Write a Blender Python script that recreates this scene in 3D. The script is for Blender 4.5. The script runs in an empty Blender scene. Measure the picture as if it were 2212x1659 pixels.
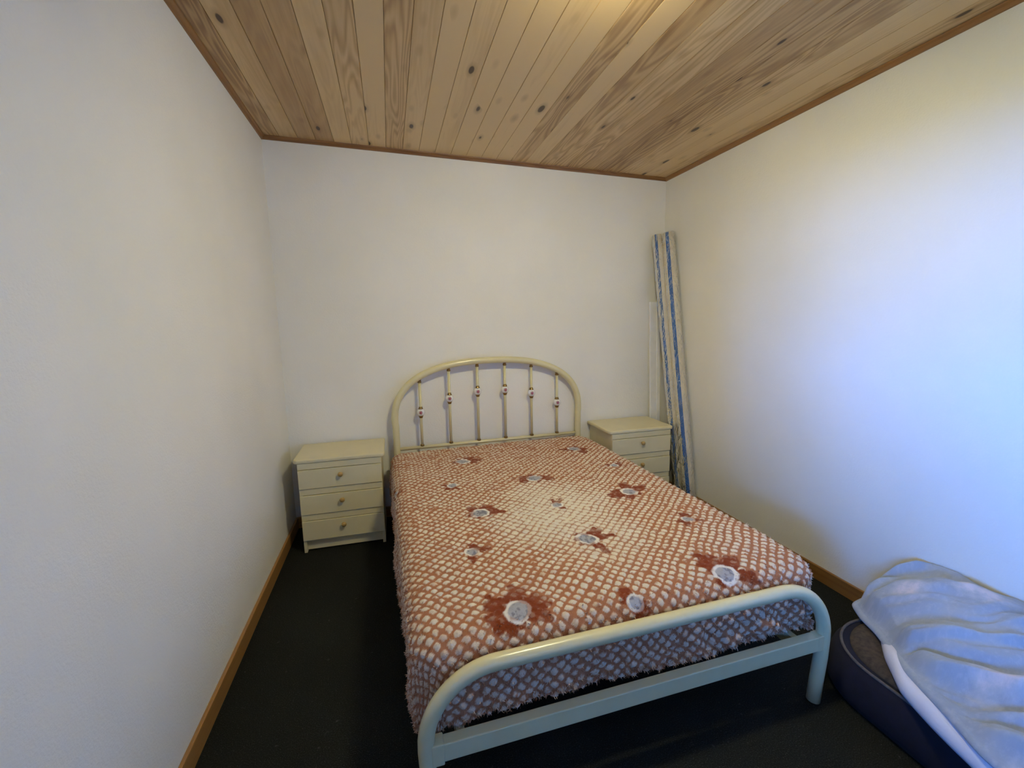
import bpy, bmesh, math, random
import numpy as np
from mathutils import Vector, Matrix, Quaternion

random.seed(7)
rng = np.random.default_rng(7)
S = bpy.context.scene
COL = S.collection

# ------------------------------------------------------------------ camera
cam_d = bpy.data.cameras.new('camera')
cam_d.sensor_fit = 'HORIZONTAL'
cam_d.sensor_width = 36.0
cam_d.lens = 962.6 / 2212 * 36.0
cam_d.clip_start = 0.02
cam = bpy.data.objects.new('camera', cam_d)
COL.objects.link(cam)
FW = Vector((0.258584, 0.955149, -0.144306))
RT = Vector((0.964441, -0.263725, -0.017378))
UP = Vector((0.054656, 0.134681, 0.989381))
m = Matrix((RT, UP, -FW)).transposed().to_4x4()
m.translation = (0, 0, 1.3846)
cam.matrix_world = m
S.camera = cam

# ------------------------------------------------------------------ room dimensions (metres)
XL, XR, D, YF = -0.6824, 2.1107, 3.1635, -1.60
ZL, ZR = 2.505, 2.430                     # ceiling height at the left and right wall
WY0, WY1, WZ0, WZ1 = -1.22, -0.02, 0.95, 2.10     # window opening in the left wall
def ceil_z(x): return ZL + (ZR - ZL) * (x - XL) / (XR - XL)

# ------------------------------------------------------------------ world: low bluish daylight, dark ground
w = bpy.data.worlds.new('sky'); S.world = w; w.use_nodes = True
nt = w.node_tree; nt.nodes.clear()
o = nt.nodes.new('ShaderNodeOutputWorld'); bg = nt.nodes.new('ShaderNodeBackground')
tc = nt.nodes.new('ShaderNodeTexCoord'); sx = nt.nodes.new('ShaderNodeSeparateXYZ')
rp = nt.nodes.new('ShaderNodeValToRGB')
nt.links.new(tc.outputs['Generated'], sx.inputs[0]); zm = nt.nodes.new('ShaderNodeMath'); zm.operation = 'MULTIPLY_ADD'; zm.inputs[1].default_value = .5; zm.inputs[2].default_value = .5
nt.links.new(sx.outputs['Z'], zm.inputs[0]); nt.links.new(zm.outputs[0], rp.inputs[0])
rp.color_ramp.elements[0].position = 0.475; rp.color_ramp.elements[0].color = (0.030, 0.034, 0.026, 1)
rp.color_ramp.elements[1].position = 0.49; rp.color_ramp.elements[1].color = (0.03, 0.25, 1.0, 1)
nt.links.new(rp.outputs[0], bg.inputs[0]); bg.inputs[1].default_value = 22.0
nt.links.new(bg.outputs[0], o.inputs[0])
# portal that guides daylight sampling through the window opening
pl = bpy.data.lights.new('window_daylight', 'AREA'); pl.shape = 'RECTANGLE'
pl.size = WY1 - WY0; pl.size_y = WZ1 - WZ0
pl.cycles.is_portal = True
plo = bpy.data.objects.new('window_daylight', pl); COL.objects.link(plo)
plo.location = (XL - 0.24, (WY0 + WY1) / 2, (WZ0 + WZ1) / 2)
plo.rotation_euler = Matrix(((0, 0, -1), (1, 0, 0), (0, 1, 0))).transposed().to_euler()
plo.rotation_euler = Vector((1, 0, 0)).to_track_quat('-Z', 'Y').to_euler()

LAMP_POS = (0.86, 1.14)
LAMP_STRENGTH = 64.0
FILL_SPOT_STRENGTH = 150.0
S.view_settings.view_transform = 'Standard'
S.view_settings.look = 'None'
S.view_settings.gamma = 1.0
S.view_settings.use_curve_mapping = False
S.view_settings.exposure = 2.35

# ------------------------------------------------------------------ helpers
def lin(c):
    return tuple((v / 12.92 if v <= 0.04045 else ((v + 0.055) / 1.055) ** 2.4) for v in c)
def rgb(r, g, b): return lin((r / 255, g / 255, b / 255)) + (1.0,)

def mat(name):
    M = bpy.data.materials.new(name); M.use_nodes = True
    n = M.node_tree; b = n.nodes['Principled BSDF']
    return M, n, b
def node(n, t, **kw):
    x = n.nodes.new(t)
    for k, v in kw.items(): setattr(x, k, v)
    return x
def L(n, a, b): n.links.new(a, b)
def setin(x, **kw):
    for k, v in kw.items(): x.inputs[k.replace('_', ' ')].default_value = v
def math_(n, op, a, b=None, c=None):
    x = node(n, 'ShaderNodeMath', operation=op)
    for i, v in enumerate((a, b, c)):
        if v is None: continue
        if hasattr(v, 'is_linked') or hasattr(v, 'links'): L(n, v, x.inputs[i])
        else: x.inputs[i].default_value = v
    return x.outputs[0]
def mix(n, f, a, b):
    x = node(n, 'ShaderNodeMix', data_type='RGBA')
    for i, v in ((0, f), (6, a), (7, b)):
        if hasattr(v, 'links'): L(n, v, x.inputs[i])
        else: x.inputs[i].default_value = v
    return x.outputs[2]
def mapping(n, vec, scale, loc=None):
    x = node(n, 'ShaderNodeMapping'); L(n, vec, x.inputs[0]); x.inputs['Scale'].default_value = scale
    if loc is not None: L(n, loc, x.inputs['Location'])
    return x.outputs[0]
def noise(n, vec, scale, detail=2, rough=.5, dist=0):
    x = node(n, 'ShaderNodeTexNoise'); 
    if vec is not None: L(n, vec, x.inputs['Vector'])
    setin(x, Scale=scale, Detail=detail, Roughness=rough, Distortion=dist)
    return x.outputs['Fac']
def ramp(n, f, stops):
    x = node(n, 'ShaderNodeValToRGB'); L(n, f, x.inputs[0]); e = x.color_ramp.elements
    while len(e) < len(stops): e.new(0.5)
    for k, (p, c) in enumerate(stops):
        e[k].position = p; e[k].color = c if len(c) == 4 else tuple(c) + (1,)
    return x.outputs[0]
def bump(n, b, h, strength=.3, dist=.002):
    x = node(n, 'ShaderNodeBump'); L(n, h, x.inputs['Height'])
    x.inputs['Strength'].default_value = strength; x.inputs['Distance'].default_value = dist
    L(n, x.outputs[0], b.inputs['Normal']); return x

def simple(name, col, rough=.5, metal=0., coat=0., noise_amt=.06, nscale=12, bstr=0., bscale=200):
    M, n, b = mat(name)
    t = node(n, 'ShaderNodeTexCoord').outputs['Object']
    f = noise(n, t, nscale, 3)
    dark = tuple(v * (1 - noise_amt * 2.2) for v in col[:3]) + (1,)
    L(n, ramp(n, f, [(.3, dark), (.65, col)]), b.inputs['Base Color'])
    setin(b, Roughness=rough, Metallic=metal)
    b.inputs['Coat Weight'].default_value = coat; b.inputs['Coat Roughness'].default_value = .15
    if bstr: bump(n, b, noise(n, t, bscale, 2), bstr, .001)
    return M

# --- plaster wall
M_wall, n, b = mat('white_plaster')
t = node(n, 'ShaderNodeTexCoord').outputs['Object']
f = noise(n, t, 1.3, 3)
L(n, ramp(n, f, [(.3, rgb(234, 231, 220)), (.7, rgb(242, 239, 231))]), b.inputs['Base Color'])
setin(b, Roughness=.85)
h = math_(n, 'ADD', noise(n, t, 120, 4, .65), math_(n, 'MULTIPLY', noise(n, t, 14, 3), .9))
bump(n, b, h, .45, .003)

# --- carpet
M_carpet, n, b = mat('dark_carpet')
t = node(n, 'ShaderNodeTexCoord').outputs['Object']
f1 = noise(n, t, 260, 2, .7); f2 = noise(n, t, 45, 3, .6); f3 = noise(n, t, 2.2, 2)
c = ramp(n, f1, [(.35, rgb(23, 24, 22)), (.62, rgb(42, 44, 41)), (.78, rgb(96, 98, 95))])
c = mix(n, math_(n, 'MULTIPLY', ramp(n, f2, [(.66, (0, 0, 0)), (.74, (1, 1, 1))]), .35), c, rgb(92, 94, 92))
c = mix(n, math_(n, 'MULTIPLY', f3, .5), c, rgb(24, 25, 22))
L(n, c, b.inputs['Base Color']); setin(b, Roughness=.97); b.inputs['Specular IOR Level'].default_value = .08
bump(n, b, f1, .8, .004)

# --- pine boards; each plank takes its own stretch of grain
def pine(name, c_lo, c_mid, c_hi, axis=1, rough=.42, rnd_tone=.55, knots=True):
    M, n, b = mat(name)
    t = node(n, 'ShaderNodeTexCoord').outputs['Object']
    rnd = node(n, 'ShaderNodeObjectInfo').outputs['Random']
    cmb = node(n, 'ShaderNodeCombineXYZ')
    L(n, math_(n, 'MULTIPLY', rnd, 37.0), cmb.inputs[0]); L(n, math_(n, 'MULTIPLY', rnd, 91.0), cmb.inputs[1])
    L(n, math_(n, 'MULTIPLY', rnd, 53.0), cmb.inputs[2])
    sc = [9., 9., 9.]; sc[axis] = .75
    va = node(n, 'ShaderNodeVectorMath', operation='ADD'); L(n, t, va.inputs[0]); L(n, cmb.outputs[0], va.inputs[1])
    v = va.outputs[0]
    g = noise(n, mapping(n, v, sc), 1.0, 2, .45, .25)
    # contour lines of a stretched noise read as cathedral grain
    rings = math_(n, 'SINE', math_(n, 'MULTIPLY', g, 85.0))
    rings = math_(n, 'MULTIPLY_ADD', rings, .5, .5)
    r2_ = math_(n, 'FRACT', math_(n, 'MULTIPLY', rnd, 17.3))            # only some planks show strong figure
    rings = math_(n, 'MULTIPLY', rings, math_(n, 'MULTIPLY_ADD', math_(n, 'GREATER_THAN', r2_, .62), .75, .25))
    sc2 = [60., 60., 60.]; sc2[axis] = 1.3
    fine = noise(n, mapping(n, v, sc2), 1.0, 3, .6)
    broad = noise(n, mapping(n, v, [s * .45 for s in sc]), 1.0, 1)
    val = math_(n, 'ADD', math_(n, 'MULTIPLY', rings, .34), math_(n, 'MULTIPLY', fine, .42))
    val = math_(n, 'ADD', val, math_(n, 'MULTIPLY', math_(n, 'SUBTRACT', broad, .5), 1.1))
    val = math_(n, 'ADD', val, math_(n, 'MULTIPLY', math_(n, 'SUBTRACT', rnd, .5), rnd_tone))
    col = ramp(n, val, [(.12, c_hi), (.45, c_mid), (.85, c_lo)])
    if knots:
        sck = [15., 15., 15.]; sck[axis] = 5.5
        vo = node(n, 'ShaderNodeTexVoronoi'); L(n, mapping(n, v, sck), vo.inputs['Vector']); vo.inputs['Scale'].default_value = 1.0
        gate = node(n, 'ShaderNodeSeparateXYZ'); L(n, vo.outputs['Color'], gate.inputs[0])
        size = math_(n, 'MULTIPLY', math_(n, 'MAXIMUM', math_(n, 'SUBTRACT', gate.outputs[0], .74), 0.0), .75)
        dk = math_(n, 'SUBTRACT', vo.outputs['Distance'], size)
        dk = math_(n, 'ADD', dk, math_(n, 'MULTIPLY', math_(n, 'SUBTRACT', fine, .5), .08))
        halo = ramp(n, dk, [(.0, (1, 1, 1)), (.26, (0, 0, 0))])
        core = ramp(n, dk, [(.0, (1, 1, 1)), (.05, (0, 0, 0))])
        has = math_(n, 'GREATER_THAN', gate.outputs[0], .74)
        col = mix(n, math_(n, 'MULTIPLY', math_(n, 'MULTIPLY', halo, has), .45), col, rgb(128, 88, 50))
        col = mix(n, math_(n, 'MULTIPLY', math_(n, 'MULTIPLY', core, has), .92), col, rgb(62, 40, 24))
    L(n, col, b.inputs['Base Color']); setin(b, Roughness=rough)
    bump(n, b, fine, .12, .001)
    return M
M_pine = pine('pine_boards', rgb(150, 112, 68), rgb(198, 162, 110), rgb(222, 190, 138))
M_skirt = pine('varnished_skirting', rgb(112, 74, 34), rgb(146, 104, 54), rgb(166, 122, 68), rough=.35, knots=False)
M_skirt_x = pine('varnished_skirting_back', rgb(112, 74, 34), rgb(146, 104, 54), rgb(166, 122, 68), axis=0, rough=.35, knots=False)
M_mould = pine('stained_moulding', rgb(104, 66, 32), rgb(134, 92, 48), rgb(150, 106, 58), rough=.4, knots=False)
M_mould_x = pine('stained_moulding_back', rgb(104, 66, 32), rgb(134, 92, 48), rgb(150, 106, 58), axis=0, rough=.4, knots=False)

M_cream_metal = simple('cream_enamelled_steel', rgb(224, 213, 166), rough=.3, coat=.5, noise_amt=.03)
M_cream_wood = simple('cream_lacquered_board', rgb(222, 211, 172), rough=.4, coat=.15, noise_amt=.03, nscale=6)
M_brass = simple('brass', rgb(150, 124, 78), rough=.28, metal=1., noise_amt=.1)
M_dark = simple('dark_brown_ticking', rgb(44, 33, 26), rough=.9, noise_amt=.2, nscale=60)
M_steel = simple('grey_slat_steel', rgb(70, 66, 58), rough=.5, noise_amt=.1)
M_white = simple('white_paint', rgb(244, 244, 246), rough=.45, noise_amt=.03)
M_navy = simple('navy_cloth', rgb(13, 13, 34), rough=.92, noise_amt=.2, nscale=30, bstr=.3, bscale=300)
M_piping = simple('grey_piping', rgb(96, 88, 84), rough=.85, noise_amt=.15, nscale=80)
M_brown_pad = simple('brown_plush', rgb(74, 62, 48), rough=.95, noise_amt=.25, nscale=60, bstr=.6, bscale=220)
M_sheet = simple('white_cotton', rgb(222, 220, 228), rough=.85, noise_amt=.03, bstr=.15, bscale=60)
M_knob = simple('gilt_wood_knob', rgb(196, 158, 92), rough=.3, coat=.4, noise_amt=.12, nscale=40)
M_roll = simple('cream_striped_canvas', rgb(222, 212, 190), rough=.8, noise_amt=.04, bstr=.2, bscale=400)
M_stripe = simple('blue_canvas_stripe', rgb(52, 104, 172), rough=.75, noise_amt=.08)
M_blocker = simple('sky_blocker_boards', rgb(90, 80, 70), rough=.8)

# porcelain ball with a small pink rose print
M_porc, n, b = mat('porcelain_rose')
t = node(n, 'ShaderNodeTexCoord').outputs['Object']
mp = node(n, 'ShaderNodeMapping'); L(n, t, mp.inputs[0]); mp.inputs['Location'].default_value = (0.002, 0.0245, -.001)
ln = node(n, 'ShaderNodeVectorMath', operation='LENGTH'); L(n, mp.outputs[0], ln.inputs[0])
f = math_(n, 'ADD', ln.outputs['Value'], math_(n, 'MULTIPLY', math_(n, 'SUBTRACT', noise(n, t, 160, 2), .5), .016))
c = ramp(n, math_(n, 'MULTIPLY', f, 40), [(.18, rgb(146, 62, 84)), (.36, rgb(204, 140, 150)), (.46, rgb(150, 160, 130)), (.56, rgb(238, 234, 232))])
L(n, c, b.inputs['Base Color']); setin(b, Roughness=.12); b.inputs['Coat Weight'].default_value = .6

# clear crinkled film
M_film, n, b = mat('clear_plastic_film')
n.nodes.remove(b); out = n.nodes['Material Output']
tr = node(n, 'ShaderNodeBsdfTransparent'); gl = node(n, 'ShaderNodeBsdfGlossy'); gl.inputs['Roughness'].default_value = .05
t = node(n, 'ShaderNodeTexCoord').outputs['Object']
bn = node(n, 'ShaderNodeBump'); bn.inputs['Strength'].default_value = 1.0; bn.inputs['Distance'].default_value = .02
L(n, noise(n, mapping(n, t, (1, 1, .45)), 26, 3, .6, 1.2), bn.inputs['Height'])
L(n, bn.outputs[0], gl.inputs['Normal'])
fr = node(n, 'ShaderNodeFresnel'); fr.inputs['IOR'].default_value = 1.5; L(n, bn.outputs[0], fr.inputs['Normal'])
mx = node(n, 'ShaderNodeMixShader'); L(n, math_(n, 'MULTIPLY', fr.outputs[0], 1.6), mx.inputs[0])
L(n, tr.outputs[0], mx.inputs[1]); L(n, gl.outputs[0], mx.inputs[2]); L(n, mx.outputs[0], out.inputs[0])

# window glass
M_glass, n, b = mat('window_glass')
n.nodes.remove(b); out = n.nodes['Material Output']
tr = node(n, 'ShaderNodeBsdfTransparent'); gl = node(n, 'ShaderNodeBsdfGlossy'); gl.inputs['Roughness'].default_value = .02
fr = node(n, 'ShaderNodeFresnel'); fr.inputs['IOR'].default_value = 1.45
mx = node(n, 'ShaderNodeMixShader'); L(n, fr.outputs[0], mx.inputs[0]); L(n, tr.outputs[0], mx.inputs[1]); L(n, gl.outputs[0], mx.inputs[2])
L(n, mx.outputs[0], out.inputs[0])

# lamp diffuser
M_lamp, n, b = mat('lit_opal_glass')
b.inputs['Base Color'].default_value = (.9, .88, .8, 1)
b.inputs['Emission Color'].default_value = (1.0, 0.92, 0.54, 1); b.inputs['Emission Strength'].default_value = LAMP_STRENGTH

# printed plush blanket: colours of the print are stored with the cloth
M_plush, n, b = mat('printed_plush')
at = node(n, 'ShaderNodeAttribute'); at.attribute_name = 'print'
t = node(n, 'ShaderNodeTexCoord').outputs['Object']
f = noise(n, t, 420, 2, .7)
c = mix(n, ramp(n, f, [(.3, (.18, .18, .18)), (.65, (0, 0, 0))]), at.outputs['Color'], rgb(120, 70, 46))
L(n, c, b.inputs['Base Color']); setin(b, Roughness=.95); b.inputs['Specular IOR Level'].default_value = .1
b.inputs['Sheen Weight'].default_value = .10; b.inputs['Sheen Roughness'].default_value = .5
bump(n, b, noise(n, t, 380, 3, .7), .7, .004)

# duvet cover: grey-blue with pale blossoms
M_duvet, n, b = mat('grey_blue_floral_cotton')
at = node(n, 'ShaderNodeUVMap').outputs[0]
vo = node(n, 'ShaderNodeTexVoronoi'); L(n, at, vo.inputs['Vector']); vo.inputs['Scale'].default_value = 5.5
f = math_(n, 'ADD', vo.outputs['Distance'], math_(n, 'MULTIPLY', math_(n, 'SUBTRACT', noise(n, at, 22, 4, .65), .5), .55))
c = ramp(n, f, [(.12, rgb(204, 196, 200)), (.24, rgb(172, 176, 184)), (.40, rgb(152, 160, 172)), (.8, rgb(162, 170, 180))])
c = mix(n, ramp(n, noise(n, at, 60, 3, .6), [(.5, (0, 0, 0)), (.7, (.3, .3, .3))]), c, rgb(190, 192, 198))
L(n, c, b.inputs['Base Color']); setin(b, Roughness=.85); b.inputs['Sheen Weight'].default_value = .15
bump(n, b, noise(n, at, 26, 4, .6), .25, .01)

# ------------------------------------------------------------------ mesh helpers
def link(name, me, m_, parent=None, smooth=False):
    if m_ is not None: me.materials.append(m_)
    if smooth:
        for p in me.polygons: p.use_smooth = True
    ob = bpy.data.objects.new(name, me); COL.objects.link(ob)
    if parent is not None: ob.parent = parent
    return ob
def from_bm(name, bm, m_, parent=None, smooth=False, loc=None):
    me = bpy.data.meshes.new(name); bm.normal_update(); bm.to_mesh(me); bm.free()
    ob = link(name, me, m_, parent, smooth)
    if loc is not None: ob.location = loc
    return ob
def box(bm, x0, x1, y0, y1, z0, z1):
    r = bmesh.ops.create_cube(bm, size=1.0)
    for v in r['verts']:
        v.co = Vector(((x0 + x1) / 2 + v.co.x * (x1 - x0), (y0 + y1) / 2 + v.co.y * (y1 - y0), (z0 + z1) / 2 + v.co.z * (z1 - z0)))
    return r['verts']
def bevel(bm, w, seg=2, edges=None):
    bmesh.ops.bevel(bm, geom=edges or bm.edges[:], offset=w, segments=seg, profile=.5, affect='EDGES', clamp_overlap=True)
def boxobj(name, dims, m_, parent=None, bev=0., seg=2, loc=None):
    bm = bmesh.new(); box(bm, *dims)
    if bev: bevel(bm, bev, seg)
    return from_bm(name, bm, m_, parent, False, loc)
def tube_mesh(bm, pts, r, n=16, cap=True, closed=False):
    pts = [Vector(p) for p in pts]; rings = []; up = None
    for i, p in enumerate(pts):
        a = pts[i - 1] if (i > 0 or closed) else p
        c = pts[(i + 1) % len(pts)] if (i < len(pts) - 1 or closed) else p
        d = (c - a).normalized()
        if up is None:
            up = d.orthogonal().normalized()
        up = (up - d * up.dot(d)).normalized(); si = d.cross(up)
        rr = r(i / (len(pts) - 1)) if callable(r) else r
        rings.append([bm.verts.new(p + (up * math.cos(2 * math.pi * k / n) + si * math.sin(2 * math.pi * k / n)) * rr) for k in range(n)])
    m_ = len(rings)
    for i in range(m_ if closed else m_ - 1):
        A, B = rings[i], rings[(i + 1) % m_]
        for k in range(n): bm.faces.new((A[k], A[(k + 1) % n], B[(k + 1) % n], B[k]))
    if cap and not closed:
        bm.faces.new(rings[0][::-1]); bm.faces.new(rings[-1])
def tube(name, pts, r, m_, parent=None, n=16, closed=False):
    bm = bmesh.new(); tube_mesh(bm, pts, r, n, True, closed)
    bmesh.ops.recalc_face_normals(bm, faces=bm.faces[:])
    return from_bm(name, bm, m_, parent, True)
def lathe(bm, prof, n=20, axis='Z', org=(0, 0, 0)):
    rings = []
    for r, z in prof:
        ring = []
        for k in range(n):
            a = 2 * math.pi * k / n
            p = (r * math.cos(a), r * math.sin(a), z)
            if axis == 'Y': p = (p[0], z, p[1])
            ring.append(bm.verts.new(Vector(org) + Vector(p)))
        rings.append(ring)
    for i in range(len(rings) - 1):
        for k in range(n): bm.faces.new((rings[i][k], rings[i][(k + 1) % n], rings[i + 1][(k + 1) % n], rings[i + 1][k]))
    bm.faces.new(rings[0][::-1]); bm.faces.new(rings[-1])
    bmesh.ops.recalc_face_normals(bm, faces=bm.faces[:])
def tag(ob, label, cat, group=None):
    ob['label'] = label; ob['category'] = cat
    if group: ob['group'] = group
    return ob
def struct(ob, label, cat):
    ob['kind'] = 'structure'; ob['label'] = label; ob['category'] = cat; return ob
def empty(name, loc=(0, 0, 0), rz=0.):
    e = bpy.data.objects.new(name, None); COL.objects.link(e); e.location = loc; e.rotation_euler = (0, 0, rz); e.empty_display_size = .1
    return e
def copy_tree(ob, parent=None):
    c_ = ob.copy(); COL.objects.link(c_)
    if parent is not None: c_.parent = parent
    for ch in list(ob.children): copy_tree(ch, c_)
    return c_
def vnoise(x, y, seed=0):
    """smooth value noise for numpy arrays"""
    g = np.random.default_rng(1000 + seed).random((256, 256))
    xi = np.floor(x).astype(int); yi = np.floor(y).astype(int); fx = x - xi; fy = y - yi
    fx = fx * fx * (3 - 2 * fx); fy = fy * fy * (3 - 2 * fy)
    a = g[xi % 256, yi % 256]; b_ = g[(xi + 1) % 256, yi % 256]; c_ = g[xi % 256, (yi + 1) % 256]; d_ = g[(xi + 1) % 256, (yi + 1) % 256]
    return (a * (1 - fx) + b_ * fx) * (1 - fy) + (c_ * (1 - fx) + d_ * fx) * fy
def fbm(x, y, seed=0, octv=3):
    s = 0; a = .5
    for k in range(octv): s = s + a * vnoise(x * 2 ** k, y * 2 ** k, seed + k); a *= .5
    return s / (1 - .5 ** octv)
def sstep(a, b_, x):
    t_ = np.clip((x - a) / (b_ - a), 0, 1); return t_ * t_ * (3 - 2 * t_)

# ------------------------------------------------------------------ room shell
T = .22
struct(boxobj('floor', (XL - T, XR + T, YF - T, D + T, -.12, 0), M_carpet), 'dark green-black flecked carpet floor', 'floor')
def wall_prism(name, pts, axis, a0, a1, label):
    """vertical wall slab: pts are (h, z) outline, extruded from a0 to a1 along axis"""
    bm = bmesh.new(); A = []; B = []
    for h_, z_ in pts:
        A.append(bm.verts.new((h_, a0, z_) if axis == 'y' else (a0, h_, z_)))
        B.append(bm.verts.new((h_, a1, z_) if axis == 'y' else (a1, h_, z_)))
    bm.faces.new(A); bm.faces.new(B[::-1])
    for i in range(len(A)): bm.faces.new((A[i], B[i], B[(i + 1) % len(A)], A[(i + 1) % len(A)]))
    bmesh.ops.recalc_face_normals(bm, faces=bm.faces[:])
    return struct(from_bm(name, bm, M_wall), label, 'wall')
zl2, zr2 = ceil_z(XL - T) + .02, ceil_z(XR + T) + .02
wall_prism('wall_back', [(XL - T, 0), (XR + T, 0), (XR + T, zr2), (XL - T, zl2)], 'y', D, D + T, 'white plaster wall behind the headboard')
wall_prism('wall_front', [(XL - T, 0), (XR + T, 0), (XR + T, zr2), (XL - T, zl2)], 'y', YF - T, YF, 'white plaster wall facing the foot of the bed')
wall_prism('wall_right', [(YF, 0), (D, 0), (D, zr2), (YF, zr2)], 'x', XR, XR + T, 'white plaster wall behind the crumpled duvet, washed by blue daylight')
bm = bmesh.new()
for d_ in ((YF, WY0, 0, zl2), (WY1, D, 0, zl2), (WY0, WY1, 0, WZ0), (WY0, WY1, WZ1, zl2)):
    box(bm, XL - T, XL, d_[0], d_[1], d_[2], d_[3])
struct(from_bm('wall_left', bm, M_wall), 'bare white plaster wall along the narrow strip of floor', 'wall')

# window in the left wall (beside the camera) with frame, sill and panes
wn = empty('window_1', (XL - T + .06, (WY0 + WY1) / 2, WZ0)); struct(wn, 'white framed two-pane window in the bare side wall', 'window')
wv, wh = WZ1 - WZ0, (WY1 - WY0) / 2
for nm, d_ in (('frame_rail', (-.03, .03, -wh, wh, 0, .05)), ('frame_rail', (-.03, .03, -wh, wh, wv - .05, wv)),
               ('frame_stile', (-.03, .03, -wh, -wh + .05, .05, wv - .05)), ('frame_stile', (-.03, .03, wh - .05, wh, .05, wv - .05)),
               ('mullion', (-.03, .03, -.03, .03, .05, wv - .05))):
    boxobj(nm, d_, M_white, wn, .004)
for s_ in (-1, 1):
    y0, y1 = (-wh + .05, -.03) if s_ < 0 else (.03, wh - .05)
    boxobj('pane', (-.003, .003, y0, y1, .05, wv - .05), M_glass, wn)
boxobj('window_sill', (.035, T - .06 + .03, -wh - .03, wh + .03, -.025, 0), M_white, wn, .004)
# unseen porch roof, added so that only low sky light reaches the window
struct(boxobj('sky_blocker', (XL - T - 2.3, XL - T, WY0 - 3.0, WY1 + 3.0, 2.24, 2.34), M_blocker), 'unseen porch roof slab added outside the window to block high sky light', 'roof')

# ceiling with tongue-and-groove boards
slope = math.atan2(ZR - ZL, XR - XL)
ce = empty('ceiling', (XL, YF, ZL)); struct(ce, 'sloping ceiling clad in knotty pine boards', 'ceiling')
ce.rotation_euler = (0, -slope, 0)
CW = (XR - XL) / math.cos(slope); CL = D - YF
boxobj('backing_board', (-T, CW + T, -T, CL + T, .016, .10), M_mould, ce)
NB = 27; bw = CW / NB
bm = bmesh.new()
g_, ch_ = .0004, .0016
prof = [(-bw / 2 + g_, .016), (-bw / 2 + g_, ch_ + .001), (-bw / 2 + g_ + ch_, 0), (bw / 2 - g_ - ch_, 0), (bw / 2 - g_, ch_ + .001), (bw / 2 - g_, .016)]
A = [bm.verts.new((x, 0, z)) for x, z in prof]; B = [bm.verts.new((x, CL, z)) for x, z in prof]
bm.faces.new(A); bm.faces.new(B[::-1])
for i in range(len(A)): bm.faces.new((A[i], B[i], B[(i + 1) % len(A)], A[(i + 1) % len(A)]))
bmesh.ops.recalc_face_normals(bm, faces=bm.faces[:])
first = from_bm('plank', bm, M_pine, ce)
for k in range(NB):
    p = first if k == 0 else first.copy()
    if k: COL.objects.link(p)
    p.location = ((k + .5) * bw, 0, 0)
    p.parent = ce
# moulding where ceiling meets the walls
def quarter(name, length, r, m_, label, axis):
    bm = bmesh.new(); prof = [(0, 0), (r, 0), (r * .92, -r * .25), (r * .6, -r * .5), (r * .38, -r * .95), (0, -r)]
    f_ = (lambda a, z, s: (s, -a, z)) if axis == 'x' else (lambda a, z, s: (a, s, z))
    A = [bm.verts.new(f_(a, z, 0)) for a, z in prof]; B = [bm.verts.new(f_(a, z, length)) for a, z in prof]
    bm.faces.new(A); bm.faces.new(B[::-1])
    for i in range(len(A)): bm.faces.new((A[i], B[i], B[(i + 1) % len(A)], A[(i + 1) % len(A)]))
    bmesh.ops.recalc_face_normals(bm, faces=bm.faces[:])
    return struct(from_bm(name, bm, m_), label, 'moulding')
q1 = quarter('trim_1', CW, .022, M_mould_x, 'thin stained wood moulding above the headboard wall', 'x')
q1.location = (XL, D, ZL); q1.rotation_euler = (0, -slope, 0)
q2 = quarter('trim_2', CL, .022, M_mould, 'stained wood moulding above the bare side wall', 'y'); q2.location = (XL, YF, ZL - .001)
q3 = quarter('trim_3', CL, .022, M_mould, 'stained wood moulding above the blue-lit wall', 'y'); q3.location = (XR, YF, ZR - .001); q3.scale = (-1, 1, 1)

# skirting
SH = .075
def skirting(name, dims, m_, label):
    bm = bmesh.new(); box(bm, *dims)
    top = [e for e in bm.edges if all(v.co.z > SH - .001 for v in e.verts)]
    bevel(bm, .004, 2, top)
    return struct(from_bm(name, bm, m_), label, 'skirting')
skirting('baseboard_left', (XL, XL + .014, YF, D, 0, SH), M_skirt, 'varnished wood skirting along the bare side wall')
skirting('baseboard_right', (XR - .014, XR, YF, D, 0, SH), M_skirt, 'varnished wood skirting running towards the crumpled duvet')
skirting('baseboard_back', (XL + .014, XR - .014, D - .014, D, 0, SH), M_skirt_x, 'varnished wood skirting behind the bed')
skirting('baseboard_front', (XL + .014, XR - .014, YF, YF + .014, 0, SH), M_skirt_x, 'varnished wood skirting on the wall facing the bed')

# ------------------------------------------------------------------ ceiling lamp (above and in front of the frame)
lx, ly = LAMP_POS; lz = ceil_z(lx)
lamp = empty('ceiling_lamp', (lx, ly, lz)); tag(lamp, 'small round flush ceiling lamp with lit opal glass dome', 'lamp')
bm = bmesh.new(); lathe(bm, [(.06, 0), (.096, -.002), (.100, -.052), (.092, -.054), (.088, -.026), (.05, -.022)], 32); from_bm('base', bm, M_white, lamp, True)
bm = bmesh.new(); lathe(bm, [(.060 * math.cos(a), -.024 - .056 * math.sin(a)) for a in [k * math.pi / 2 / 8 * .98 for k in range(9)]], 28)
from_bm('diffuser', bm, M_lamp, lamp, True)
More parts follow.
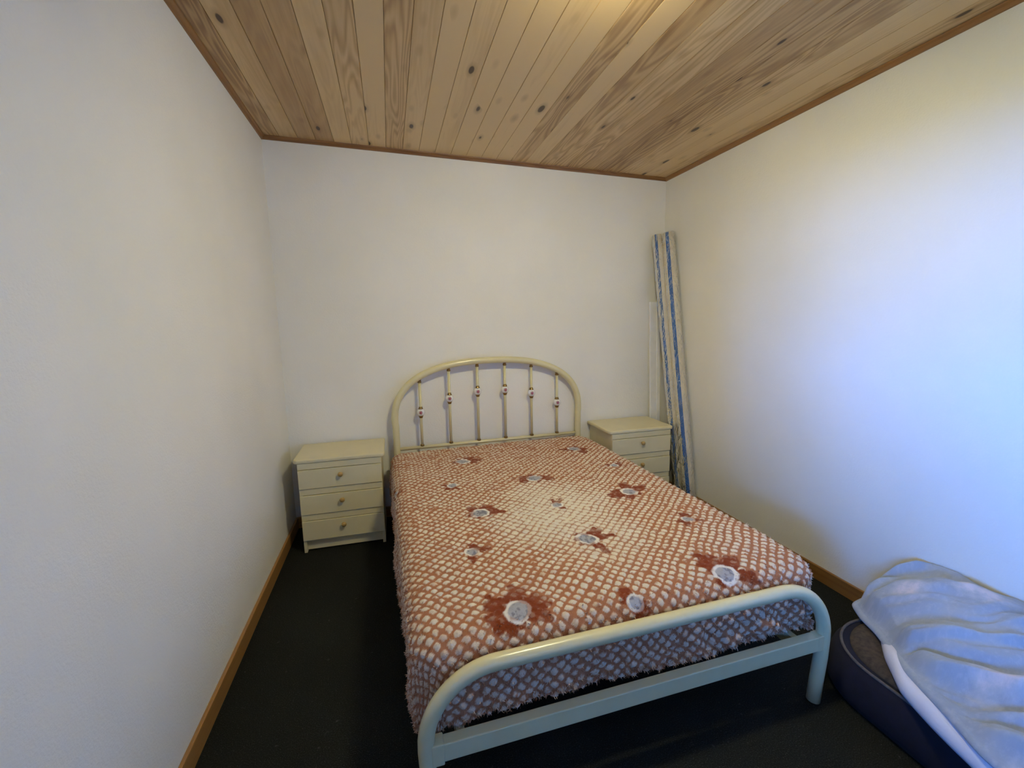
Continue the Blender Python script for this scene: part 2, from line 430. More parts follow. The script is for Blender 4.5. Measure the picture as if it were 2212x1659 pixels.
# fill spot added beside the lamp to brighten the headboard wall
M_fill_spot = M_lamp.copy(); M_fill_spot.name = 'lit_fill_spot_lens'
M_fill_spot.node_tree.nodes['Principled BSDF'].inputs['Emission Strength'].default_value = FILL_SPOT_STRENGTH
boxobj('fill_spot_arm', (-.15, -.09, -.012, .012, -.022, -.004), M_white, lamp, .002)
sp_ = empty('fill_spot_head', (-.15, .0, -.050)); sp_.parent = lamp
sp_.rotation_euler = Vector((.20, 1.80, -1.05)).to_track_quat('-Z', 'Y').to_euler()
bm = bmesh.new(); lathe(bm, [(.012, .05), (.030, .035), (.040, .0), (.041, -.022), (.037, -.022), (.036, -.014)], 28); from_bm('fill_spot_can', bm, M_white, sp_, True)
bm = bmesh.new(); lathe(bm, [(.0355, -.015), (.034, -.018), (.015, -.0195), (.001, -.020)], 28); from_bm('fill_spot_lens', bm, M_fill_spot, sp_, True)

# ------------------------------------------------------------------ bed frame
HEAD = Vector((.684, 3.098, 0)); BROT = .0235
bed = empty('bed_frame', HEAD, BROT)
tag(bed, 'cream tubular metal double bed frame with arched headboard and porcelain balls', 'bed')
# headboard arch
A_, H_, Z0, NN = .682, .398, .70, 2.45
pts = [(-A_ + .004, 0, z) for z in np.linspace(0, Z0 - .03, 8)]
for k in range(0, 61):
    th = math.pi - math.pi * k / 60
    c_, s_ = math.cos(th), math.sin(th)
    pts.append((A_ * math.copysign(abs(c_) ** (2 / NN), c_), 0, Z0 + H_ * abs(s_) ** (2 / NN)))
pts += [(A_ - .004, 0, z) for z in np.linspace(Z0 - .03, 0, 8)]
tube('headboard_arch', pts, .0235, M_cream_metal, bed, 20)
RZ = .508
tube('headboard_rail', [(-A_ + .01, 0, RZ), (0, 0, RZ), (A_ - .01, 0, RZ)], .012, M_cream_metal, bed, 14)
def arch_z(x): return Z0 + H_ * (1 - (abs(x) / A_) ** NN) ** (1 / NN)
ballz = [.757, .842, .879, .879, .842, .757]
for k in range(6):
    x = -.506 + .2025 * k
    ztop = arch_z(x) - .020; zb = ballz[k]
    sp = tube('spindle', [(x, 0, RZ + .008), (x, 0, zb - .03), (x, 0, zb), (x, 0, ztop - .012)], .0098, M_cream_metal, bed, 14)
    bm = bmesh.new(); bmesh.ops.create_uvsphere(bm, u_segments=22, v_segments=14, radius=.028)
    ob = from_bm('porcelain_ball', bm, M_porc, sp, True, (x, 0, zb))
    for dz, sg in ((.027, 1), (-.027, -1)):
        bm = bmesh.new(); lathe(bm, [(.0165, 0), (.0165, .005), (.0125, .008), (.0135, .013), (.0105, .017)] if sg > 0 else [(.0105, -.017), (.0135, -.013), (.0125, -.008), (.0165, -.005), (.0165, 0)], 16)
        from_bm('brass_collar', bm, M_brass, sp, True, (x, 0, zb + dz - sg * .004))
    bm = bmesh.new(); bmesh.ops.create_uvsphere(bm, u_segments=14, v_segments=9, radius=.0125)
    for v in bm.verts: v.co.z *= .9
    lathe(bm, [(.013, -.018), (.014, -.014), (.0135, -.009), (.010, -.007)], 14)
    from_bm('brass_finial', bm, M_brass, sp, True, (x, 0, ztop - .003))
    bm = bmesh.new(); lathe(bm, [(.0135, -.006), (.0145, 0), (.011, .007)], 14)
    from_bm('brass_foot', bm, M_brass, sp, True, (x, 0, RZ + .016))
# footboard
FY = -2.012; FX = .698; FZ = .457; CR = .20
pts = [(-FX + .020, FY, 0), (-FX + .012, FY, .09), (-FX + .003, FY, .17), (-FX, FY, .24)]
for k in range(1, 17):
    a = math.pi - math.pi / 2 * k / 16
    pts.append((-FX + CR + CR * math.cos(a), FY, FZ - CR + CR * math.sin(a)))
pts += [(x, FY, FZ) for x in np.linspace(-FX + CR + .05, FX - CR - .05, 9)]
for k in range(0, 16):
    a = math.pi / 2 - math.pi / 2 * k / 16
    pts.append((FX - CR + CR * math.cos(a), FY, FZ - CR + CR * math.sin(a)))
pts += [(FX, FY, .24), (FX - .003, FY, .17), (FX - .012, FY, .09), (FX - .020, FY, 0)]
tube('footboard_tube', pts, .0225, M_cream_metal, bed, 20)
boxobj('footboard_rail', (-FX + .045, FX - .02, FY - .016, FY + .018, .208, .262), M_cream_metal, bed, .003)
for s_ in (-1, 1):
    boxobj('rail_bracket', ((-FX + .012, -FX + .047, FY - .019, FY + .021, .202, .266) if s_ < 0 else (FX - .040, FX - .012, FY - .017, FY + .019, .206, .264)), M_cream_metal, bed, .003)
    boxobj('side_rail', (s_ * .60 - .012, s_ * .60 + .012, FY + .015, -.02, .208, .250), M_cream_metal, bed, .002)
for k in range(9):
    y = -.15 - k * .215
    boxobj('slat', (-.588, .588, y - .035, y + .035, .232, .248), M_steel, bed, .002)
# mattress
boxm = bmesh.new(); box(boxm, -.672, .672, -1.955, -.045, .2505, .478); bevel(boxm, .03, 4)
mt = from_bm('mattress', boxm, M_dark, None, True); mt.location = HEAD; mt.rotation_euler = (0, 0, BROT)
tag(mt, 'dark brown mattress showing under the blanket hem on the bed', 'mattress')

# ------------------------------------------------------------------ plush blanket
ZT = .508
HW, HF, HH = .722, -1.972, -.040      # outer half width, foot plane, head plane (bed coordinates)
RC, RD = .085, .062                   # rounding: horizontal, vertical
ic = np.array([0, (HF + HH) / 2]); ix = HW - RC; iy0, iy1 = HF + RC, HH - RC * .6
# edge profile by arc length (superellipse quarter, then straight down)
th = np.linspace(0, math.pi / 2, 200)
px = RC * np.sin(th) ** (2 / 2.3); pz = -RD * (1 - np.cos(th) ** (2 / 2.3))
ar = np.concatenate([[0], np.cumsum(np.hypot(np.diff(px), np.diff(pz)))]); ARC = ar[-1]
step = .0034
LH = ARC + .24
us = np.arange(-(ix + LH), ix + LH + 1e-6, step); vs = np.arange(iy0 - LH, iy1 + ARC + .02, step)
U, V = np.meshgrid(us, vs, indexing='ij')
du = np.sign(U) * np.maximum(np.abs(U) - ix, 0)
dv = np.where(V < iy0, V - iy0, np.where(V > iy1, V - iy1, 0))
sd = np.hypot(du, dv); sds = np.maximum(sd, 1e-9); nx, ny = du / sds, dv / sds
hx = np.interp(sd, ar, px); hz = np.interp(sd, ar, pz) - np.maximum(sd - ARC, 0)
over = np.maximum(sd - ARC, 0)
# swags in the hanging part
along = np.where(np.abs(du) > np.abs(dv), V, U) * 1.0
tang = np.arctan2(ny, nx)
sw = (fbm(along * 9 + tang * 3, over * 4 + 7, 3) - .5) * 2
kx = np.clip(over / .1, 0, 1)
right_foot = sstep(.0, .5, U) * sstep(.1, .9, -ny)          # bunched hem towards one end of the foot
hx = hx + kx * (sw * .016 + .004) * np.where(ny < -.5, .55, 1.25) + right_foot * kx * .006 * np.sin(over * 75 + U * 9)
X = np.clip(U, -ix, ix) + nx * hx
Y = np.clip(V, iy0, iy1) + ny * hx
Z = ZT + hz
Z = Z + (fbm(U * 2.2 + 3, V * 2.2, 5) - .5) * .018 * (1 - kx)            # gentle bumps of the mattress top
Z = Z + (fbm(U * 9, V * 9, 8, 2) - .5) * .007 * (1 - kx)
Z = Z - .012 * sstep(-.25, -.04, V) - .010 * sstep(-1.7, -1.95, V) * (1 - kx)
# print --------------------------------------------------------------
wx = U + (fbm(U * 9, V * 9, 20) - .5) * .030; wy = V + (fbm(U * 9 + 31, V * 9, 21) - .5) * .030
c0 = .0298
a_ = (wx * .94 + wy) / 1.372 / c0; b__ = (wx * .94 - wy) / 1.372 / c0
ca = np.abs(np.cos(np.pi * a_)); cb = np.abs(np.cos(np.pi * b__))
wob = (fbm(U * 60, V * 60, 30, 2) - .5)
# pale middle of the blanket
cdist = np.hypot((U + .02) / .40, (V + 1.30) / .46)
pale = 1 - sstep(.25, 1.05, cdist + (fbm(U * 5, V * 5, 33) - .5) * .7)
heavy = sstep(-.65, -.1, V) * .12
p_ = 7.0
wob2 = fbm(U * 110, V * 110, 34, 2) - .5
lat = ca ** p_ + cb ** p_
thr = .34 + pale * .60 - heavy + (fbm(U * 16, V * 16, 35, 2) - .5) * .22
line = sstep(thr - .16, thr + .14, lat + wob * .8 + wob2 * .6) * (1 - .25 * pale)
relief = np.clip(1 - (ca ** 2.4 + cb ** 2.4) / 1.05, 0, 1)
cellr = vnoise(np.floor(a_) * 3.7 + .5, np.floor(b__) * 5.1 + .5, 40)
cream = np.array(lin((240 / 255, 230 / 255, 212 / 255))); brown = np.array(lin((180 / 255, 120 / 255, 86 / 255)))
tan = np.array(lin((208 / 255, 160 / 255, 126 / 255))); rust = np.array(lin((134 / 255, 58 / 255, 20 / 255)))
grey = np.array(lin((176 / 255, 178 / 255, 190 / 255))); white = np.array(lin((244 / 255, 240 / 255, 236 / 255)))
slate = np.array(lin((128 / 255, 130 / 255, 146 / 255)))
def lerp(a, b_, f): return a + (b_ - a) * f[..., None]
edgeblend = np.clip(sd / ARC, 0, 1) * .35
C = np.broadcast_to(cream, U.shape + (3,)).copy()
C = lerp(C, tan, np.clip((cellr - .55) * 1.0, 0, .4) * (1 - pale))
C = lerp(C, brown, line)
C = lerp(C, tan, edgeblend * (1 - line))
big = [(.397, 2.671), (1.165, 2.72), (.731, 2.254), (1.123, 1.925), (.356, 1.904), (.717, 1.542), (1.075, 1.191), (.330, 1.201)]
small = [(1.259, 2.33), (.28, 2.297), (.721, 1.886), (1.201, 1.565), (.257, 1.572), (.703, 1.150), (-.03, 2.35)]
cr, sr = math.cos(-BROT), math.sin(-BROT)
fl_lift = np.zeros_like(U)
for i, (wx0, wy0) in enumerate(big + small):
    dx0, dy0 = wx0 - HEAD.x, wy0 - HEAD.y
    fu, fv = dx0 * cr - dy0 * sr, dx0 * sr + dy0 * cr
    R0 = .118 if i < len(big) else .074
    rx, ry = U - fu, V - fv
    rr = np.hypot(rx, ry); an = np.arctan2(ry, rx) + i * 1.3
    npt = 6 if i < len(big) else 4
    pet = R0 * (.62 + .38 * np.abs(np.cos(npt * an / 2)) ** .7) * (1 + (fbm(U * 34, V * 34, 50 + i) - .5) * .8)
    gap = sstep(.35, .62, vnoise(np.cos(an) * 1.1 + i * 3.3 + 5, np.sin(an) * 1.1 + i * 1.7 + 5, 70))     # some petals fade out
    pet = pet * (.55 + .45 * gap) if i < len(big) else pet * (.30 + .70 * gap)
    msk = (1 - sstep(pet - .010, pet + .004, rr)) * (1 - .3 * sstep(.5, .62, fbm(U * 28, V * 28, 62 + i)) * sstep(.45, .9, rr / R0))
    tone = rust * .9 + 0 * brown
    C = lerp(C, rust, msk * (.82 + .18 * (fbm(U * 70, V * 70, 61, 2) > .45)))
    rc = R0 * .36 * (1 + (fbm(U * 30, V * 30, 80 + i) - .5) * .5)
    ring = (1 - sstep(rc, rc + .005, rr)) * (.35 + .65 * sstep(.3, .5, fbm(U * 22, V * 22, 81)))
    C = lerp(C, white, ring)
    inn = 1 - sstep(rc * .72, rc * .80, rr)
    C = lerp(C, grey, inn); C = lerp(C, slate, inn * sstep(.52, .62, fbm(U * 110, V * 60, 90)) * .9)
    fl_lift = np.maximum(fl_lift, msk)
# relief along the surface normal ------------------------------------
P = np.stack([X, Y, Z], -1)
Nn = np.cross(np.gradient(P, axis=0), np.gradient(P, axis=1)); Nn /= np.maximum(np.linalg.norm(Nn, axis=-1, keepdims=True), 1e-9)
disp = relief * (.0034 + .0036 * cellr) * (1 - .5 * fl_lift) + (rng.random(U.shape) - .5) * .0011 + wob * .002
disp = disp + kx * (fbm(U * 26, V * 26, 44) - .5) * (.012 + .022 * right_foot)
P = P + Nn * disp[..., None]
# hem line -----------------------------------------------------------
hang = np.where(ny < -.5, .187 + .010 * np.sin(U * 5) - .012 * right_foot, .19)
hang = hang + (fbm(along * 22, tang * 2, 46) - .5) * .018 + np.abs(nx * ny) * .05
keep = (over < hang)
idx = -np.ones(U.shape, int); fk = keep[:-1, :-1] & keep[1:, :-1] & keep[1:, 1:] & keep[:-1, 1:]
used = np.zeros(U.shape, bool)
for a, b_ in ((slice(0, -1), slice(0, -1)), (slice(1, None), slice(0, -1)), (slice(1, None), slice(1, None)), (slice(0, -1), slice(1, None))):
    used[a, b_] |= fk
idx[used] = np.arange(used.sum())
q_ = np.stack([idx[:-1, :-1][fk], idx[1:, :-1][fk], idx[1:, 1:][fk], idx[:-1, 1:][fk]], -1)
me = bpy.data.meshes.new('blanket')
vv = P[used]; me.vertices.add(len(vv)); me.vertices.foreach_set('co', vv.astype(np.float32).ravel())
me.loops.add(q_.size); me.loops.foreach_set('vertex_index', q_.astype(np.int32).ravel())
me.polygons.add(len(q_)); me.polygons.foreach_set('loop_start', np.arange(0, q_.size, 4, dtype=np.int32))
me.update(calc_edges=True)
at = me.attributes.new('print', 'FLOAT_COLOR', 'POINT')
at.data.foreach_set('color', np.concatenate([C[used], np.ones((len(vv), 1))], -1).astype(np.float32).ravel())
me.polygons.foreach_set('use_smooth', np.ones(len(q_), bool))
blanket = link('blanket', me, M_plush); blanket.location = HEAD; blanket.rotation_euler = (0, 0, BROT)
tag(blanket, 'cream plush blanket with brown lattice and rust flowers spread over the bed', 'blanket')
# shaggy pile standing out along the hem and the edges
hemz = keep & (over > hang - .03); edge = keep & (sd > ARC * .3)
cand_h = np.argwhere(hemz & used); cand_e = np.argwhere(edge & used)
sel = np.concatenate([cand_h[rng.integers(0, len(cand_h), 9000)], cand_e[rng.integers(0, len(cand_e), 16000)]])
pp = P[sel[:, 0], sel[:, 1]]; nn_ = Nn[sel[:, 0], sel[:, 1]]; cc = C[sel[:, 0], sel[:, 1]]
nb = len(sel); ln_ = rng.uniform(.006, .013, nb)[:, None]
dirr = nn_ * .8 + rng.normal(0, .5, (nb, 3)); dirr[:, 2] -= .35; dirr /= np.linalg.norm(dirr, axis=1, keepdims=True)
side = np.cross(dirr, rng.normal(0, 1, (nb, 3))); side /= np.linalg.norm(side, axis=1, keepdims=True)
wd = rng.uniform(.0010, .0020, nb)[:, None]
v0 = pp - side * wd - nn_ * .001; v1 = pp + side * wd - nn_ * .001; v2 = pp + dirr * ln_ * .6 + side * wd * .8; v3 = pp + dirr * ln_ + nn_ * -.002
co = np.stack([v0, v1, v2, v3], 1).reshape(-1, 3); fq = (np.arange(nb)[:, None] * 4 + np.array([0, 1, 2, 3])).astype(np.int32)
me = bpy.data.meshes.new('plush_pile'); me.vertices.add(len(co)); me.vertices.foreach_set('co', co.astype(np.float32).ravel())
me.loops.add(fq.size); me.loops.foreach_set('vertex_index', fq.ravel()); me.polygons.add(nb)
me.polygons.foreach_set('loop_start', np.arange(0, fq.size, 4, dtype=np.int32)); me.update(calc_edges=True)
at = me.attributes.new('print', 'FLOAT_COLOR', 'POINT')
at.data.foreach_set('color', np.concatenate([np.repeat(cc * .6 + tan * .4, 4, 0), np.ones((len(co), 1))], -1).astype(np.float32).ravel())
fr_ = link('plush_pile', me, M_plush, blanket); fr_['kind'] = 'stuff'

# ------------------------------------------------------------------ bedside tables
NW, ND, NH = .521, .372, .586
def bedside():
    r = empty('bedside_table')
    e = .022; y0 = .012
    # body: two side panels that run down to the floor, back, bottom
    for x0 in (e, NW - e - .018):
        boxobj('side_panel', (x0, x0 + .018, y0, ND, 0, NH - .026), M_cream_wood, r, .002)
    boxobj('back_panel', (e + .018, NW - e - .018, ND - .008, ND, .03, NH - .026), M_cream_wood, r)
    boxobj('bottom_panel', (e + .018, NW - e - .018, y0 + .02, ND - .008, .072, .086), M_cream_wood, r)
    bm = bmesh.new(); box(bm, 0, NW, 0, ND, NH - .026, NH)
    vert = [e_ for e_ in bm.edges if abs(e_.verts[0].co.z - e_.verts[1].co.z) > .01 and e_.verts[0].co.y < .01]
    bevel(bm, .028, 6, vert); hor = [e_ for e_ in bm.edges if abs(e_.verts[0].co.z - e_.verts[1].co.z) < .001]
    bevel(bm, .009, 3, hor)
    from_bm('table_top', bm, M_cream_wood, r)
    x0, x1 = e + .001, NW - e - .001
    boxobj('front_rail', (x0, x1, y0 - .006, y0 + .014, .5235, NH - .026), M_cream_wood, r, .0015)
    for z0, z1 in ((.3635, .4015), (.2035, .2405)):
        boxobj('front_rail', (x0, x1, y0 - .002, y0 + .014, z0, z1), M_cream_wood, r, .0015)
    for z0, z1, zk in ((.4035, .5205, .482), (.2425, .3605, .322), (.0795, .2005, .165)):
        d_ = boxobj('drawer', (x0, x1, y0 - .009, y0 + .013, z0, z1), M_cream_wood, r, .002)
        bm = bmesh.new(); lathe(bm, [(.006, -.009), (.006, -.018), (.010, -.021), (.0145, -.027), (.0145, -.032), (.010, -.037), (.003, -.038)], 20, 'Y')
        from_bm('knob', bm, M_knob, d_, True, (NW / 2, y0, zk))
    boxobj('plinth', (e + .018, NW - e - .018, y0 + .022, y0 + .034, .010, .078), M_cream_wood, r, .001)
    return r
nl = bedside(); nl.location = (-.592, 2.764, 0)
tag(nl, 'cream three-drawer bedside table between the bed and the bare side wall', 'bedside table', 'matching cream bedside tables')
nr = copy_tree(nl); nr.location = (1.460, 2.776, 0)
nr['label'] = 'cream three-drawer bedside table half hidden by the bed, beside the striped rolls'

# ------------------------------------------------------------------ two striped rolls wrapped in clear film, leaning in the corner
rolls = empty('wrapped_rolls', (2.03, 2.68, 0))
tag(rolls, 'two tall cream rolls with blue stripes in clear plastic wrap leaning in the corner', 'roll')
RO = Vector((2.03, 2.68, 0))
def roll(p0, p1, r, ang):
    p0, p1 = Vector(p0) - RO, Vector(p1) - RO
    d = (p1 - p0).normalized(); x_ = (Vector((0, 1, 0)) - d * d.y).normalized(); y_ = d.cross(x_)
    bm = bmesh.new(); n_ = 40; rings = []
    for i in range(13):
        f_ = i / 12; c_ = p0 + (p1 - p0) * f_ + x_ * .006 * math.sin(f_ * math.pi)
        rr = r * (.86 if i in (0, 12) else 1)
        rings.append([bm.verts.new(c_ + (x_ * math.cos(2 * math.pi * k / n_) + y_ * math.sin(2 * math.pi * k / n_)) * rr) for k in range(n_)])
    for i in range(12):
        for k in range(n_): bm.faces.new((rings[i][k], rings[i][(k + 1) % n_], rings[i + 1][(k + 1) % n_], rings[i + 1][k]))
    bm.faces.new(rings[0][::-1]); bm.faces.new(rings[-1]); bmesh.ops.recalc_face_normals(bm, faces=bm.faces[:])
    ro = from_bm('canvas_roll', bm, M_roll, rolls, True)
    for a0 in (ang, ang + 2.1, ang + 4.2):     # stripes woven along the cloth
        bm = bmesh.new(); prev = None
        for i in range(13):
            f_ = i / 12; c_ = p0 + (p1 - p0) * f_ + x_ * .006 * math.sin(f_ * math.pi)
            rr = (r + .0008) * (.87 if i in (0, 12) else 1)
            cur = [bm.verts.new(c_ + (x_ * math.cos(a0 + t_) + y_ * math.sin(a0 + t_)) * rr) for t_ in np.linspace(-.29, .29, 6)]
            if prev:
                for k in range(5): bm.faces.new((prev[k], prev[k + 1], cur[k + 1], cur[k]))
            prev = cur
        bmesh.ops.recalc_face_normals(bm, faces=bm.faces[:])
        from_bm('blue_stripe', bm, M_stripe, ro, True)
    return p0, p1, x_, y_
r1 = roll((2.058, 2.656, .004), (2.056, 3.040, 2.0), .045, math.radians(135))
r2 = roll((2.036, 2.742, .004), (2.003, 3.098, 1.995), .037, math.radians(128))
# film around both
bm = bmesh.new(); n_ = 56; rings = []; K = 90
for i in range(K + 1):
    f_ = i / K
    ca_, cb_ = r1[0] + (r1[1] - r1[0]) * f_, r2[0] + (r2[1] - r2[0]) * f_
    x_, y_ = r1[2], r1[3]
    mid = (ca_ + cb_) / 2; dd = cb_ - ca_; ex = (dd - (r1[1] - r1[0]).normalized() * dd.dot((r1[1] - r1[0]).normalized())); half = ex.length / 2; ex = ex.normalized()
    ey = (r1[1] - r1[0]).normalized().cross(ex)
    ring = []
    for k in range(n_):
        a = 2 * math.pi * k / n_
        rr = .0470 if math.cos(a) < 0 else .0390
        sx_ = math.cos(a); off = half if sx_ > 0 else -half
        jit = .0022 * math.sin(f_ * 61 + a * 5) * math.sin(f_ * 23 + a * 3) + .0012 * math.sin(f_ * 140 + a * 9) + .0016 * random.random()
        ring.append(bm.verts.new(mid + ex * (off + rr * sx_ + jit * sx_) + ey * (rr * math.sin(a) + jit * math.sin(a))))
    rings.append(ring)
for i in range(K):
    for k in range(n_): bm.faces.new((rings[i][k], rings[i][(k + 1) % n_], rings[i + 1][(k + 1) % n_], rings[i + 1][k]))
bmesh.ops.recalc_face_normals(bm, faces=bm.faces[:])
from_bm('plastic_wrap', bm, M_film, rolls, True)

# white grooved strip leaning on the wall
pk = empty('white_strip', (2.030, 3.075, 0)); tag(pk, 'narrow white moulded strip leaning behind the striped rolls', 'strip')
st = boxobj('strip_body', (-.042, .042, -.009, .009, 0, 1.50), M_white, pk, .002)
boxobj('strip_lip', (.012, .040, -.014, -.008, 0, 1.50), M_white, pk, .002)
pk.rotation_euler = (-math.atan2(.068, 1.5), math.atan2(-.006, 1.5), 0)

# ------------------------------------------------------------------ floor cushion and duvet
def rrect(cx, cy, hx_, hy_, r, n=14):
    out = []
    for q0, (sx_, sy_) in enumerate(((1, 1), (-1, 1), (-1, -1), (1, -1))):
        for k in range(n + 1):
            a = math.pi / 2 * (q0 + k / n); out.append((cx + sx_ * (hx_ - r) + r * math.cos(a), cy + sy_ * (hy_ - r) + r * math.sin(a)))
    return out
fc = empty('floor_cushion', (1.79, .70, 0)); tag(fc, 'dark navy padded floor cushion with pale piping under the duvet', 'cushion')
def shell(name, prof, m_, close_top=True):
    """stack of rounded-rectangle rings: prof = (inset, z)"""
    bm = bmesh.new(); rings = []
    for ins, z in prof:
        rings.append([bm.verts.new((x, y, z)) for x, y in rrect(0, 0, .295 - ins, .56 - ins, .245 - ins * .6)])
    for A, B in zip(rings[:-1], rings[1:]):
        for k in range(len(A)): bm.faces.new((A[k], A[(k + 1) % len(A)], B[(k + 1) % len(A)], B[k]))
    bm.faces.new(rings[0][::-1])
    bm.faces.new(rings[-1]); bmesh.ops.recalc_face_normals(bm, faces=bm.faces[:])
    return from_bm(name, bm, m_, fc, True)
shell('cushion_body', [(.05, 0), (.012, .004), (0, .03), (.002, .08), (.014, .125), (.03, .148), (.045, .154), (.08, .150)], M_navy)
tube('piping', [(x, y, .154) for x, y in rrect(0, 0, .295 - .036, .56 - .036, .222)], .0055, M_piping, fc, 8, closed=True)
shell('inner_pad', [(.055, .140), (.06, .158), (.08, .170), (.12, .174)], M_brown_pad)

# duvet: rows run from the outer hem up to the wall
hem = [(2.085, 1.300, .150), (1.97, 1.292, .175), (1.88, 1.285, .190), (1.805, 1.267, .196), (1.757, 1.196, .196), (1.715, 1.110, .205), (1.640, 1.010, .222),
       (1.580, .925, .236), (1.528, .835, .245), (1.495, .760, .250), (1.440, .655, .252), (1.420, .520, .245), (1.430, .36, .235), (1.52, .22, .225), (1.75, .15, .21), (2.085, .13, .20)]
spine = [(2.104, 1.262, .215), (2.104, 1.245, .25), (2.104, 1.225, .29), (2.104, 1.20, .315), (2.104, 1.165, .335), (2.104, 1.12, .342), (2.104, 1.06, .325),
         (2.104, 1.0, .320), (2.104, .93, .328), (2.104, .86, .335), (2.104, .77, .34), (2.104, .66, .34), (2.104, .52, .33), (2.104, .38, .31), (2.104, .26, .28), (2.104, .18, .25)]
def resample(ps, nnum):
    ps = np.array(ps); d_ = np.concatenate([[0], np.cumsum(np.linalg.norm(np.diff(np.array(hem), axis=0), axis=1))]); t_ = np.linspace(0, d_[-1], nnum)
    out = np.stack([np.interp(t_, d_, ps[:, k]) for k in range(3)], -1)
    ker = np.array([1, 2, 3, 2, 1.]) / 9
    for _ in range(3):
        pad = np.concatenate([out[:1], out[:1], out, out[-1:], out[-1:]])
        out = sum(ker[j] * pad[j:j + len(out)] for j in range(5))
    return out
NT, NS = 300, 190
hm, spn = resample(hem, NT), resample(spine, NT)
s_ = np.linspace(0, 1, NS)[None, :, None]
G = hm[:, None, :] * (1 - s_) + spn[:, None, :] * s_
s2 = s_[..., 0]
bulge = np.sin(np.pi * np.clip(s2, 0, 1)) ** .8
gx, gy = G[..., 0], G[..., 1]
yy = hm[:, 1][:, None]
# long folds sweep from the corner tip down along the cushion
dxn, dyn = .72, -.69
al = np.hypot(gx - 1.33, gy - 1.58); ac = -np.arctan2(gy - 1.58, gx - 1.33) * .72
al2 = al + .10 * (fbm(gx * 4, gy * 4, 101) - .5); ac2 = ac + .14 * (fbm(gx * 3.2, gy * 3.2, 102) - .5)
fold = (fbm(ac2 * 19 + 4, al2 * 2.6, 113, 2) - .5) * 4.2
fold3 = 1 - np.abs(fbm(ac2 * 34 + 3, al2 * 7, 115, 2) - .5) * 6
fold2 = (1 - np.abs(fbm(ac2 * 17 + 9, al2 * 5, 104, 2) - .5) * 5) * sstep(.35, .6, fbm(gx * 5, gy * 5, 109))
amp = sstep(0, .10, s2) * (1 - .75 * sstep(.75, 1, s2))
G[..., 2] += bulge * .035 + amp * (fold * .024 + fold2 * .012 + fold3 * .0045) + (fbm(gx * 9, gy * 9, 105) - .5) * .022 * amp
# upper layer: everything behind the crease lies higher
crease = np.array([(1.60, 1.02), (1.66, .965), (1.70, .905), (1.76, .85), (1.86, .78), (2.0, .72), (2.09, .69)])
cy_ = np.interp(gx, crease[:, 0], crease[:, 1]) + .02 * (fbm(gx * 12, gy * 0 + 1, 107) - .5)
G[..., 2] += .034 * sstep(-.012, .022, gy - cy_) * sstep(0.02, .12, s2)
G[..., 0] = np.minimum(G[..., 0], XR - .006 - 0 * gx)
# hem rolls under with the thickness of the filling
roll_n = 12; rows = []
tg = np.gradient(hm[:, :2], axis=0); tg /= np.linalg.norm(tg, axis=1, keepdims=True); outn = np.stack([tg[:, 1], -tg[:, 0]], -1)
cen = np.array([1.9, .72]); outn *= np.sign(((hm[:, :2] - cen) * outn).sum(1))[:, None]
inw = np.clip((XR - .02 - hm[:, 0]) / .1, 0, 1)[:, None]
th_r = .017
for k in range(roll_n):
    a = math.pi * 1.05 * (1 - k / roll_n)
    off = outn * inw * th_r * math.sin(a)
    p_k = hm.copy(); p_k[:, :2] += off - outn * inw * .03 * max(0, math.cos(math.pi - a)) ; p_k[:, 2] += -th_r + th_r * math.cos(a)
    rows.append(p_k)
full = np.concatenate([np.stack(rows, 1), G], 1)
full[..., 0] = np.minimum(full[..., 0], XR - .008)
nu, nv = full.shape[:2]
me = bpy.data.meshes.new('duvet')
ii = np.arange(nu * nv).reshape(nu, nv)
fq = np.stack([ii[:-1, :-1], ii[1:, :-1], ii[1:, 1:], ii[:-1, 1:]], -1).reshape(-1, 4)
me.from_pydata(full.reshape(-1, 3).tolist(), [], fq.tolist()); me.update()
uv = me.uv_layers.new(name='UVMap')
fx = full.reshape(-1, 3); lu = np.zeros(len(me.loops), np.int32); me.loops.foreach_get('vertex_index', lu)
uv.data.foreach_set('uv', fx[lu][:, :2].astype(np.float32).ravel())
bm = bmesh.new(); bm.from_mesh(me); bmesh.ops.recalc_face_normals(bm, faces=bm.faces[:]); bm.to_mesh(me); bm.free()
duv = link('duvet', me, M_duvet, None, True)
tag(duv, 'crumpled grey-blue floral duvet heaped on the navy floor cushion against the wall', 'duvet')
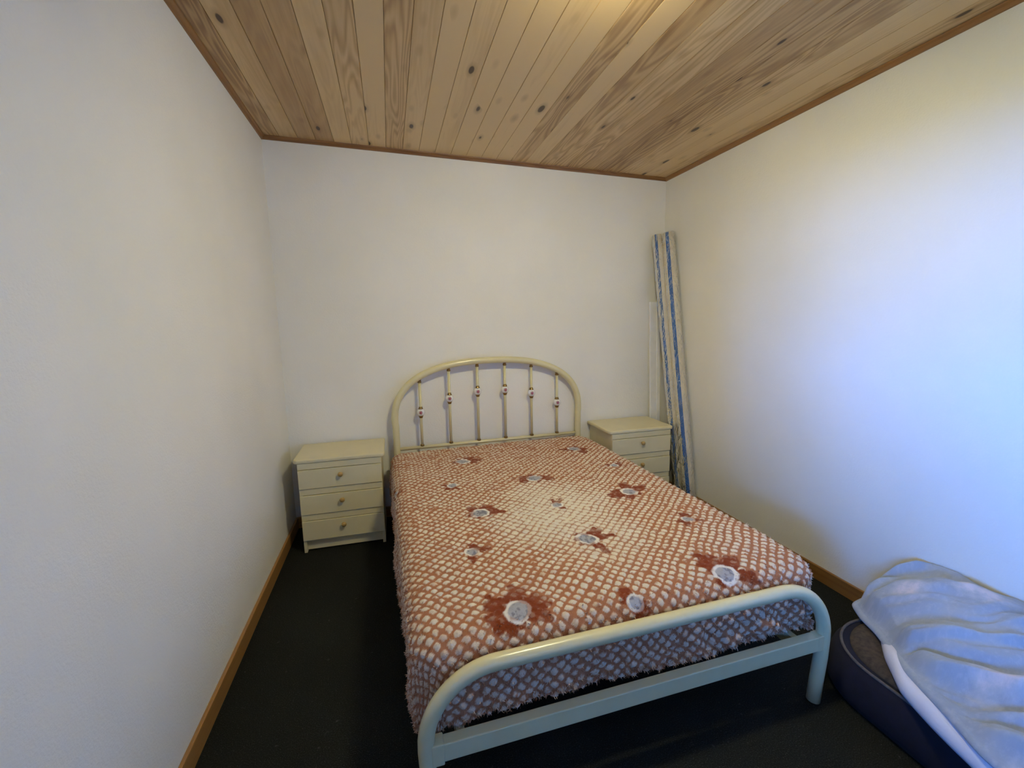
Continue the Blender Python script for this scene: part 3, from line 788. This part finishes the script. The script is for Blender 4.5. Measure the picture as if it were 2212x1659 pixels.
# white lining turned out below the hem
lin_edge = [(1.745, 1.150, .185), (1.712, 1.105, .190), (1.655, 1.058, .196), (1.612, 1.020, .198), (1.560, .960, .20), (1.512, .905, .20), (1.486, .848, .20), (1.462, .785, .20), (1.442, .720, .20), (1.425, .650, .20), (1.412, .54, .20), (1.42, .38, .20)]
lin_in = [(1.77, 1.13, .200), (1.735, 1.075, .212), (1.69, 1.03, .222), (1.65, .985, .228), (1.605, .93, .236), (1.565, .88, .24), (1.545, .82, .244), (1.52, .765, .247), (1.49, .70, .248), (1.475, .64, .248), (1.47, .53, .243), (1.48, .37, .235)]
le, li = np.array(lin_edge), np.array(lin_in)
li[:, 2] -= .022; li[:, 0] += .012
tt = np.linspace(0, len(le) - 1, 120); ta = np.arange(len(le))
E_ = np.stack([np.interp(tt, ta, le[:, k]) for k in range(3)], -1); I_ = np.stack([np.interp(tt, ta, li[:, k]) for k in range(3)], -1)
for _ in range(6):
    E_[1:-1] = (E_[:-2] + 2 * E_[1:-1] + E_[2:]) / 4; I_[1:-1] = (I_[:-2] + 2 * I_[1:-1] + I_[2:]) / 4
prof = []
for k in range(26):
    f_ = k / 25
    base = E_ * (1 - f_) + I_ * f_
    z_add = .020 * math.sin(math.pi * f_ ** .6) 
    p_k = base.copy(); p_k[:, 2] += z_add + .004 * np.sin(tt * 2.1 + f_ * 3) * math.sin(math.pi * f_)
    if k == 0:
        for dz, inn_ in ((-.030, .020), (-.024, .006), (-.012, 0.0)):
            q_k = E_.copy(); q_k[:, 2] += dz; q_k[:, 0] += inn_; prof.append(q_k)
    prof.append(p_k)
LN = np.stack(prof, 1); nu, nv = LN.shape[:2]; ii = np.arange(nu * nv).reshape(nu, nv)
fq = np.stack([ii[:-1, :-1], ii[1:, :-1], ii[1:, 1:], ii[:-1, 1:]], -1).reshape(-1, 4)
me = bpy.data.meshes.new('lining'); me.from_pydata(LN.reshape(-1, 3).tolist(), [], fq.tolist()); me.update()
lo = link('lining', me, M_sheet, duv, True); lo['label'] = 'white cotton underside turned out along the hem'
